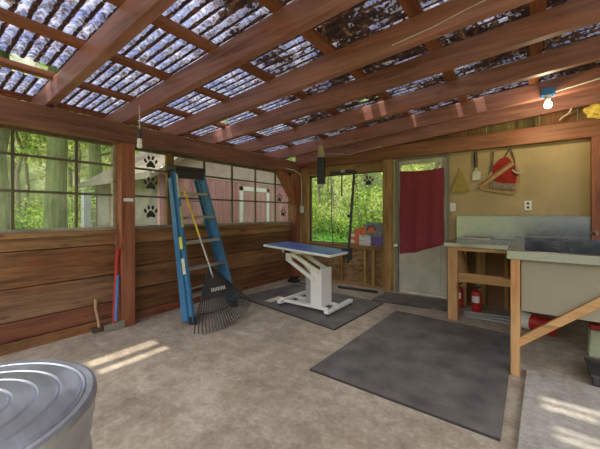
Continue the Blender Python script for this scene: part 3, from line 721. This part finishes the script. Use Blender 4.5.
tag(MB().box(-3.42,-3.24,4.22,4.36,0,.05,'blackp').box(-3.38,-3.28,4.24,4.34,.05,.10,'blackp').tube([(-3.3,4.25,.03),(-3.1,4.2,.02),(-2.9,4.24,.02),(-2.66,4.2,.02)],.008,'blackp',6).build('foot_pedal', bevel=.004), 'black foot pedal with cable on the floor in the corner behind the table', 'pedal')
tag(MB().tube([(-2.48,4.38,.022),(-2.15,4.41,.022),(-1.83,4.44,.022)], .02, 'blackp', 10).build('pipe'), 'black pipe lying on the floor below the back window', 'pipe')

# ------------------------------------------------------------------ sill cutouts
def dogpoly(s):
    p = [(-.5,-.05),(-.5,.05),(-.46,.30),(-.55,.42),(-.42,.40),(-.30,.44),(-.22,.36),(-.05,.34),(.28,.34),(.36,.40),(.42,.52),(.47,.38),(.44,.22),(.45,0),(.30,0),(.29,.10),(.22,.12),(.05,.10),(-.08,.10),(-.14,.0),(-.26,0),(-.28,.06),(-.36,-.02)]
    return [(x*s, (y+.05)*s*1.3) for x, y in p]
ysl = YB-.035
t = thing('dog_cutout', (-1.915,ysl-.02,.69), 'purple dog shaped cutout standing on the back window sill', 'cutout', 'cutouts standing on the back window sill')
MB().prism([(x,y) for x, y in dogpoly(.275)], (-1.975,ysl-.01,.692), (1,0,0), (0,0,1), .012, 'purple').build('board', t); MB().box(-1.97,-1.88,ysl-.03,ysl+.0,.69,.70,'purple').build('stand', t)
hd = [(-.10,.0),(.10,0),(.14,.10),(.17,.22),(.14,.32),(.05,.36),(-.06,.35),(-.16,.37),(-.22,.31),(-.20,.20),(-.13,.12)]
t = thing('dog_cutout', (-1.955,ysl+.03,.69), 'grey dog head cutout with orange patch behind the purple cutout', 'cutout', 'cutouts standing on the back window sill')
MB().prism([(x*1.06,y*1.06) for x, y in hd], (-1.95,ysl+.035,.692), (1,0,0), (0,0,1), .012, 'greyc').build('board', t)
k = MB().prism([(-.06,0),(.06,0),(.08,.05),(.03,.10),(-.03,.10),(-.08,.05)], (-2.055,ysl+.022,.90), (1,0,0), (0,0,1), .008, 'orange').build('patch', t); k['label'] = 'orange patch'
for px, pz in ((-2.09,1.0),(-2.03,1.01),(-2.12,.96),(-2.0,.965)): MB().lathe((px,ysl+.022,pz),[(.018,0),(.018,.008)],'paw',12,(0,-1,0)).build('toe_mark', t)
tag(MB().prism([(0,0),(.205,0),(.20,.16),(.14,.175),(.06,.16),(.0,.17)], (-2.255,ysl-.015,.692), (1,0,0), (0,0,1), .012, 'print').build('printed_card'), 'grey and white printed card left of the purple dog cutout', 'card', 'cutouts standing on the back window sill')
t = thing('toy_tunnel', (-2.33,ysl+.02,.69), 'orange and white rounded object at the left of the sill cutouts', 'toy')
arc = [(-.13,0),(-.13,.12),(-.09,.22),(0,.29),(.09,.31),(.16,.30),(.16,0)]
MB().prism(arc, (-2.31,ysl+.058,.692), (1,0,0), (0,0,1), .04, 'orange').build('body', t, bevel=.006)
for z0 in (.03,.13): MB().prism([(-.137,z0),(-.05,z0),(-.05,z0+.05),(-.12,z0+.05)], (-2.31,ysl+.017,.692), (1,0,0), (0,0,1), .004, 'whitep').build('stripe', t)

# ------------------------------------------------------------------ red cloth on the door
b = MB(); nx, nz = 40, 24; vs = []
for s in (0, 1):
    for j in range(nz+1):
        f = j/nz
        for i in range(nx+1):
            u = i/nx; x = -1.575+.625*u; zt = 1.875+.0*u-.02*math.sin(u*PI)
            zb = .60+.0*u+.03*math.sin(u*4)+.20*max(0,(u-.35)/.65)**1.1
            vs.append((x+.004*math.sin(f*9), YB-.045-.012*math.sin(u*17+f*1.2)*(.25+.75*f)-s*.005, zt+(zb-zt)*f))
w1 = nx+1; tot = w1*(nz+1); fs = []
for j in range(nz):
    for i in range(nx):
        a = j*w1+i; fs.append((a,a+1,a+w1+1,a+w1)); fs.append((tot+a+w1,tot+a+w1+1,tot+a+1,tot+a))
for j in range(nz): fs.append((j*w1,(j+1)*w1,tot+(j+1)*w1,tot+j*w1)); fs.append((j*w1+nx,tot+j*w1+nx,tot+(j+1)*w1+nx,(j+1)*w1+nx))
for i in range(nx): fs.append((nz*w1+i,nz*w1+i+1,tot+nz*w1+i+1,tot+nz*w1+i)); fs.append((i,tot+i,tot+i+1,i+1))
b.add(vs, fs, 'cloth', True); tag(b.build('curtain'), 'dark red cloth hanging over the door window', 'curtain')

# ------------------------------------------------------------------ things on the plywood panel
yp = YB-.01
t = thing('whisk', (-.735,yp-.03,1.52), 'yellow straw whisk hanging at the left of the plywood panel', 'whisk')
b = MB(); vs = []; 
for zz, hw, th in ((1.80,.018,.015),(1.74,.035,.02),(1.64,.07,.025),(1.53,.11,.028),(1.52,.10,.028)):
    vs += [(-.745-hw,yp-th-.004,zz),(-.745+hw,yp-th-.004,zz),(-.745+hw,yp-.002,zz),(-.745-hw,yp-.002,zz)]
fs = [(0,1,2,3)]
for k in range(4): fs += [(k*4+i,k*4+4+i,k*4+4+(i+1)%4,k*4+(i+1)%4) for i in range(4)]
fs.append((19,18,17,16)); b.add(vs, fs, 'straw'); b.build('bristles', t)
MB().tube([(-.745,yp-.012,1.79),(-.765,yp-.012,1.84),(-.745,yp-.012,1.87),(-.725,yp-.012,1.84),(-.745,yp-.012,1.79)], .004, 'strapk', 6).build('hanging_loop', t)
t = thing('hand_scoop', (-.56,yp-.03,1.70), 'steel hand scoop with dark handle hanging beside the whisk', 'scoop')
MB().tube([(-.558,yp-.02,2.05),(-.556,yp-.022,1.93),(-.554,yp-.022,1.84)], [.02,.024,.018], 'dkgrey', 12).build('handle', t)
MB().tube([(-.554,yp-.022,1.85),(-.552,yp-.022,1.80)], .008, 'alu', 8).prism([(-.045,0),(.05,.005),(.052,.11),(.02,.135),(-.02,.135),(-.048,.10)], (-.55,yp-.012,1.665), (1,0,0), (0,0,1), .012, 'alu').build('blade', t, bevel=.003)
t = thing('apron', (-.30,yp-.03,1.48), 'red and tan apron hanging by its straps on the plywood panel', 'apron')
def pp(poly, y, th, m, nm, lab=None):
    o = MB().prism(poly, (0,y,0), (1,0,0), (0,0,1), th, m).build(nm, t, bevel=.004)
    if lab: o['label'] = lab
    return o
pp([(-.53,1.56),(-.44,1.52),(-.30,1.49),(-.14,1.455),(-.10,1.50),(-.07,1.62),(-.075,1.76),(-.13,1.90),(-.20,1.96),(-.29,1.93),(-.37,1.80),(-.42,1.70)], yp-.004, .016, 'aptan', 'cloth')
pp([(-.36,1.70),(-.34,1.62),(-.115,1.585),(-.095,1.72),(-.14,1.86),(-.20,1.945),(-.27,1.93),(-.36,1.84)], yp-.021, .010, 'apred', 'panel', 'red front panel')
pp([(-.39,1.60),(-.37,1.66),(-.33,1.63),(-.24,1.61),(-.11,1.595),(-.12,1.52),(-.25,1.53),(-.40,1.56)], yp-.032, .008, 'appat', 'pocket', 'grey printed pocket')
MB().bar((-.51,1-1+yp-.042,1.575),(-.14,yp-.042,1.86),.055,.006,(0,0,1),'aptan').build('waist_strap', t)
MB().bar((-.52,yp-.047,1.59),(-.15,yp-.047,1.875),.010,.004,(0,0,1),'strapk').build('strap_trim', t)
MB().tube([(-.24,yp-.02,1.93),(-.20,yp-.025,2.0),(-.175,yp-.03,2.055),(-.15,yp-.025,1.99),(-.13,yp-.02,1.90),(-.12,yp-.03,1.76)], .008, 'strapk', 6).build('neck_strap', t)
MB().tube([(-.355,yp-.03,2.03),(-.36,yp-.03,1.90),(-.372,yp-.03,1.78)], [.008,.008,.015], 'strapk', 6).build('side_strap', t)
MB().tube([(-.15,yp-.05,1.77),(-.11,yp-.05,1.73),(-.06,yp-.045,1.72)], .011, 'cable', 6).build('tie', t)
def plate(nm, x, z, label, cat):
    t = thing(nm, (x,yp,z), label, cat)
    MB().box(x-.037,x+.037,yp-.007,yp,z-.058,z+.058,'whitep').build('cover_plate', t, bevel=.003)
    if nm == 'light_switch': MB().box(x-.006,x+.006,yp-.018,yp-.006,z-.012,z+.012,'cream').build('toggle', t)
    else:
        for dz in (-.025,.025): MB().lathe((x,yp-.006,z+dz),[(.015,0),(.015,.003)],'dkgrey',14,(0,-1,0)).build('socket', t)
plate('light_switch', -.84, 1.31, 'white light switch plate left of the steel backsplash', 'switch')
plate('power_outlet', .01, 1.32, 'white outlet plate above the steel backsplash', 'outlet')
t = thing('junction_box', (-3.42,4.66,1.24), 'white electrical box in the corner beside the back window', 'electrical box')
MB().box(-3.455,-3.385,4.63,4.68,1.235,1.36,'whitep').build('box', t, bevel=.004)
MB().box(-3.44,-3.40,4.622,4.632,1.26,1.33,'cream').build('cover', t)
MB().tube([(-3.43,4.66,1.35),(-3.43,4.66,1.85),(-3.44,4.62,1.97),(-3.455,4.45,2.02),(-3.45,4.2,2.03)], .012, 'cable', 8).build('conduit', t)

# ------------------------------------------------------------------ low bench
t = thing('work_bench', (-.43,4.25,0), 'low wooden bench with steel top beside the red draped door', 'bench')
k = MB().box(-.775,-.10,3.83,4.70,.862,.888,'steel').box(-.775,-.10,3.825,3.832,.84,.888,'steel').build('bench_top', t, bevel=.003); k['label'] = 'steel bench top'
MB().box(-.735,-.635,3.85,3.94,0,.80,'fir').build('leg', t, bevel=.003); MB().box(-.735,-.645,4.55,4.64,0,.80,'fir').build('leg', t, bevel=.003)
MB().box(-.735,-.10,3.84,3.88,.80,.862,'firx').build('apron_rail', t, bevel=.002)
MB().box(-.635,-.06,3.88,3.92,.445,.545,'firx').build('cross_rail', t, bevel=.003)
MB().bar((-.62,4.5,.42),(-.62,4.0,.80),.06,.03,(0,0,1),'fir').build('side_brace', t)
tag(MB().box(-.72,-.36,4.46,4.64,.889,.905,'alu').box(-.72,-.36,4.46,4.47,.905,.912,'alu').build('metal_tray', bevel=.004), 'thin metal tray lying on the low steel bench', 'tray')
# ------------------------------------------------------------------ dog bath
t = thing('dog_bath', (.75,3.7,0), 'large steel dog bath on a wooden frame at the right edge', 'bath')
b = MB()
b.box(-.122,1.62,2.80,2.90,.895,.935,'steel'); b.box(-.122,-.02,2.90,4.68,.895,.935,'steel'); b.box(1.52,1.62,2.90,4.68,.895,.935,'steel'); b.box(-.02,1.52,4.60,4.68,.895,.935,'steel')
b.box(-.124,1.62,2.796,2.802,.875,.94,'steel'); b.box(-.126,-.120,2.80,4.0,.875,.94,'steel')
b.build('rim', t, bevel=.006)
b = MB(); b.box(-.02,1.52,2.90,2.905,.5,.90,'steel'); b.box(-.02,-.015,2.9,4.6,.5,.9,'steel'); b.box(1.515,1.52,2.9,4.6,.5,.9,'steel'); b.box(-.02,1.52,4.595,4.6,.5,.9,'steel'); b.box(-.02,1.52,2.9,4.6,.495,.5,'steel'); b.build('basin', t)
k = MB().box(-.035,1.55,2.845,2.88,.487,.89,'tubside').box(-.035,-.025,2.88,4.6,.487,.89,'tubside').build('side_panel', t); k['label'] = 'beige grey side panel'
b = MB(); b.box(-.785,1.62,4.695,4.72,.889,1.19,'steel'); b.box(-.785,1.62,4.68,4.72,1.178,1.192,'steel'); k = b.build('backsplash', t, bevel=.002); k['label'] = 'tall steel backsplash'
MB().box(-.10,-.042,2.80,2.90,0,.875,'fir').build('leg', t, bevel=.003); MB().box(-.06,-.036,2.90,2.945,.3,.875,'fir').build('batten', t, bevel=.003); MB().box(1.45,1.54,2.81,2.9,0,.875,'fir').build('leg', t, bevel=.003); MB().box(-.10,-.04,4.5,4.59,0,.875,'fir').build('leg', t)
MB().bar((-.065,2.824,.24),(.72,2.824,.915),.055,.034,(0,0,1),'firx').build('brace', t, bevel=.003)
b = MB(); b.lathe((.60,4.69,1.0),[(.03,0),(.03,.012),(.018,.016),(.018,.05)],'alu',20,(0,-1,0)); b.tube([(.60,4.65,1.0),(.60,4.60,1.02),(.60,4.50,1.0)],.014,'alu',10); b.build('tap', t)

for k, (a, c, l) in enumerate((((-.62,4.22,.012),(-.16,4.30,.012),'rear'),((-.60,4.14,.012),(-.14,4.18,.012),'middle'),((-.58,4.06,.012),(-.16,4.06,.012),'front'))):
    tag(MB().tube([a,c], .012, 'greym', 8).build('metal_rod'), 'thin grey rod on the floor under the low bench, %s of three' % l, 'rod', 'rods on the floor under the bench')
# under the bath
def extinguisher(x, y, label):
    t = thing('fire_extinguisher', (x,y,0), label, 'fire extinguisher', 'fire extinguishers under the bench')
    MB().lathe((x,y,.0),[(.046,0),(.055,.01),(.057,.02),(.057,.215),(.05,.245),(.03,.262),(.018,.266),(.018,.28)],'redp',28).build('cylinder', t)
    vs = []; 
    for zz in (.12,.20):
        for i in range(9): a = -PI/2-.9+i*.2; vs.append((x+.0582*math.cos(a),y+.0582*math.sin(a),zz))
    k = MB().add(vs, [(i,i+1,i+10,i+9) for i in range(8)], 'whitep').build('paper_label', t); k['label'] = 'white paper label'
    MB().box(x-.016,x+.016,y-.018,y+.018,.275,.30,'blackp').bar((x,y,.30),(x+.05,y-.04,.32),.02,.01,(0,0,1),'blackp').build('valve', t)
extinguisher(-.505, 4.36, 'red fire extinguisher with white label in the open under the bench')
extinguisher(-.72, 4.44, 'red fire extinguisher mostly hidden behind the bench leg')
t = thing('traffic_tube', (.2,4.05,0), 'red and white tube lying on the floor under the bath', 'tube')
A, B_ = Vector((-.055,4.05,.085)), Vector((.60,3.75,.085)); dd = (B_-A).normalized()
MB().tube([A,A+dd*.11], .083, 'whitep', 24).tube([A-dd*.02,A], .06, 'dkgrey', 20).build('white_end', t); MB().tube([A+dd*.11,A+dd*.30], .083, 'redp', 24).build('red_section', t)
t = thing('jug', (.50,3.62,0), 'pale green plastic jug with red top under the bath', 'jug')
x, y = .49, 3.60
MB().hexa([(x-.07,y-.05,0),(x+.07,y-.05,0),(x+.07,y+.05,0),(x-.07,y+.05,0),(x-.06,y-.045,.23),(x+.06,y-.045,.23),(x+.06,y+.045,.23),(x-.06,y+.045,.23)],'palegreen').build('body', t, bevel=.012)
MB().box(x-.06,x+.06,y-.05,y+.05,.23,.28,'redp').build('top', t, bevel=.006)
MB().tube([(x+.06,y,.2),(x+.1,y,.18),(x+.1,y,.08),(x+.06,y,.05)],.012,'palegreen',8).build('handle', t)
t = thing('water_valve', (.63,3.5,0), 'grey metal pipe fitting beside the pale green jug', 'pipe fitting')
MB().lathe((.64,3.50,.0),[(.05,0),(.05,.04),(.03,.06),(.03,.16),(.055,.18),(.055,.24),(.03,.26)],'alu',24).build('body', t)
MB().tube([(.64,3.5,.1),(.60,3.42,.06),(.68,3.34,.03),(.80,3.36,.02)],.02,'cable',10).build('hose', t)
t = thing('tray', (.63,3.13,0), 'black plastic tray on the floor behind the pale board', 'tray')
b = MB(); b.hexa([(.375,2.955,0),(.86,2.955,0),(.86,3.25,0),(.375,3.25,0),(.367,2.947,.075),(.868,2.947,.075),(.868,3.258,.075),(.367,3.258,.075)],'dkgrey')
b.build('body', t, bevel=.01); b = MB(); b.box(.36,.875,2.94,2.965,.075,.088,'dkgrey').box(.36,.875,3.24,3.265,.075,.088,'dkgrey').box(.36,.385,2.965,3.24,.075,.088,'dkgrey').box(.85,.875,2.965,3.24,.075,.088,'dkgrey').build('rim', t)

# ------------------------------------------------------------------ ceiling fittings
xb_, yb_ = .176, 4.10
t = thing('bare_bulb', (xb_,yb_,2.35), 'lit bare bulb in a blue box on the last rafter', 'lamp')
zq = zr(xb_)
k = MB().box(xb_-.055,xb_+.055,yb_-.03,4.178,zq-.01,zq+.06,'bluep').build('junction_box', t, bevel=.004); k['label'] = 'blue plastic box'
MB().lathe((xb_,yb_,zq-.06),[(.022,0),(.028,.02),(.03,.05)],'whitep',20).build('lamp_holder', t)
MB().lathe((xb_,yb_,zq-.145),[(.004,0),(.022,.006),(.033,.025),(.033,.045),(.022,.07),(.016,.086)],'bulb',24).build('bulb', t)
tag(MB().tube([(.23,4.16,zr(.23)+.03),(.5,4.12,zr(.5)+.04),(.9,4.05,zr(.9)+.06),(1.5,4.0,zr(1.5)+.08)],.010,'cable',8).build('cable'), 'white cable running from the blue lamp box to the right', 'cable')
tag(MB().tube([(-.78,2.155,2.43),(-.5,2.155,2.46),(-.30,2.155,2.50),(.1,2.155,2.56)],.004,'cable',6).build('cable'), 'thin pale wire stapled across the third rafter', 'cable')
tag(MB().tube([(.30,4.625,2.30),(.33,4.60,2.33),(.38,4.56,2.35),(.40,4.55,2.40)],.008,'cable',6).build('cable'), 'short loose wire end above the header beside the bulb', 'cable')
xs, ysx = -2.70, 4.21; z1 = zr(xs)
t = thing('hanging_tube_lamp', (xs,ysx,1.62), 'black tube fixture with dull metal collar hanging below the last rafter', 'light fixture')
MB().lathe((xs,ysx,z1-.13),[(.078,0),(.078,.04),(.07,.045),(.07,.085),(.06,.09),(.06,.19)],'brass',28).build('collar', t)
MB().lathe((xs,ysx,1.70),[(.06,0),(.068,.01),(.068,z1-.13-1.70)],'blackp',28).build('tube', t)
MB().lathe((xs,ysx,1.645),[(.03,0),(.045,.01),(.05,.055)],'lens',24).build('lens', t)
tag(MB().tube([(xs+.08,ysx,z1-.07),(xs+.4,ysx+.2,z1-.09),(xs+.9,ysx+.34,z1+.0)],.005,'cable',6).build('cable'), 'thin wire leaving the black tube fixture', 'cable')
xs, ysx = -3.10, 1.485; z1 = zr(xs)
t = thing('pendant_socket', (xs,ysx,1.86), 'white lamp socket hanging on a cord beside the brown post', 'lamp')
MB().tube([(xs,ysx,z1+.06),(xs,ysx,2.05)],.006,'cable',8).build('cord', t)
MB().lathe((xs,ysx,1.965),[(.018,0),(.022,.02),(.022,.07),(.010,.095)],'dkgrey',16).build('switch', t)
MB().lathe((xs,ysx,1.87),[(.012,0),(.024,.008),(.026,.04),(.018,.055),(.024,.065),(.02,.095)],'whitep',20).build('socket', t)
tag(MB().box(-3.4605,-3.457,1.49,1.59,1.35,1.385,'whitep').build('tag'), 'small white tag on the brown post', 'tag')
me = bmesh.new(); bmesh.ops.create_icosphere(me, subdivisions=4, radius=1)
rn = random.Random(5)
for v in me.verts:
    c = v.co; f = 1+.16*math.sin(c.x*7+1)*math.sin(c.z*6)+.12*math.sin(c.y*9+c.z*5)+rn.uniform(-.03,.03); v.co = Vector((c.x*.125*f, c.y*.06*f, c.z*.085*f))
for f in me.faces: f.smooth = True
t = thing('yellow_sponge', (.645,4.63,2.266), 'crumpled yellow foam stuffed on the header at the right edge', 'foam')
md_ = bpy.data.meshes.new('foam'); me.to_mesh(md_); md_.materials.append(M['yfoam'])
for (dx, dz, s) in ((0,.085,1.0),(.06,.20,.75)):
    o = bpy.data.objects.new('foam_lump', md_); COL.objects.link(o); o.parent = t; o.location = (dx,0,dz); o.scale = (s,)*3

# ------------------------------------------------------------------ light
w = bpy.data.worlds.new('World'); SC.world = w; w.use_nodes = True; nt = w.node_tree; nt.nodes.clear()
out = nt.nodes.new('ShaderNodeOutputWorld'); bg = nt.nodes.new('ShaderNodeBackground')
tc = N(nt, 'ShaderNodeTexCoord'); sp = N(nt, 'ShaderNodeSeparateXYZ'); L(nt, tc.outputs['Generated'], sp.inputs[0])
n1 = noise(nt, tc.outputs['Generated'], 9, 6, .65)
forest = ramp(nt, n1, [(.35, (.06,.075,.03)), (.5, (.20,.245,.09)), (.64, (.52,.56,.30)), (.75, (.9,.93,.8))])
sky = ramp(nt, noise(nt, tc.outputs['Generated'], 3, 4), [(.4, (.86,.89,.98)), (.65, (1.0,.97,.93))])
f = ramp(nt, math_(nt, 'ADD', sp.outputs[2], math_(nt, 'ADD', math_(nt, 'MULTIPLY', math_(nt, 'SUBTRACT', n1, .5), .5), math_(nt, 'MULTIPLY', sp.outputs[1], -.12))), [(.32, 0.), (.50, 1.)])
glow = N(nt, 'ShaderNodeMapRange'); L(nt, sp.outputs[1], glow.inputs[0])      # open sky boosted on the sun's side to fill the interior
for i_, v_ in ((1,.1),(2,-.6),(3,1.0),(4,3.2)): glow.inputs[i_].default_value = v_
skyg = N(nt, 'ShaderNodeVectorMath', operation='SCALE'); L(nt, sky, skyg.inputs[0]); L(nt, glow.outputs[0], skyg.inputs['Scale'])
rear_tint = ramp(nt, math_(nt, 'ADD', sp.outputs[0], math_(nt, 'MULTIPLY', math_(nt, 'SUBTRACT', n1, .2), .3)), [(.0, (.56,.58,.20)), (.12, (.40,.41,.36)), (.25, (.36,.36,.39))])   # lit green and grey backdrop added behind the camera to tint steel reflections
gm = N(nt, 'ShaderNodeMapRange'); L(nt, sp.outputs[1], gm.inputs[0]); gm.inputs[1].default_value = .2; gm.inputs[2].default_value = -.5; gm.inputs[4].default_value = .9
L(nt, mixc(nt, f, mixc(nt, gm.outputs[0], forest, rear_tint), skyg.outputs[0]), bg.inputs[0]); bg.inputs[1].default_value = 1.15
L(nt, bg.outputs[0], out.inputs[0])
sd = bpy.data.lights.new('sun', 'SUN'); sd.energy = 4.0; sd.angle = .022; sd.color = (1, .94, .84)
so = bpy.data.objects.new('sun', sd); COL.objects.link(so)
so.rotation_euler = Vector((.25,.30,-1)).to_track_quat('-Z', 'Y').to_euler(); so.location = (-4,-4,12)
ld = bpy.data.lights.new('bulb_light', 'POINT'); ld.energy = 9; ld.color = (1,.80,.50); ld.shadow_soft_size = .035
lo = bpy.data.objects.new('bulb_light', ld); COL.objects.link(lo); lo.location = (xb_,yb_,zq-.20)

# ------------------------------------------------------------------ camera
cd = bpy.data.cameras.new('camera'); co = bpy.data.objects.new('camera', cd); COL.objects.link(co)
cd.sensor_fit = 'HORIZONTAL'; cd.sensor_width = 36; cd.lens = 305/600*36; cd.shift_y = -11/600; cd.clip_start = .02; cd.clip_end = 200
co.location = (0,0,1.22); co.rotation_euler = (PI/2, 0, math.atan(227/305))
SC.camera = co
vs_ = SC.view_settings; SC.display_settings.display_device = 'sRGB'
vs_.view_transform = 'Standard'; vs_.look = 'None'; vs_.exposure = 0.45; vs_.gamma = 1; vs_.use_curve_mapping = False
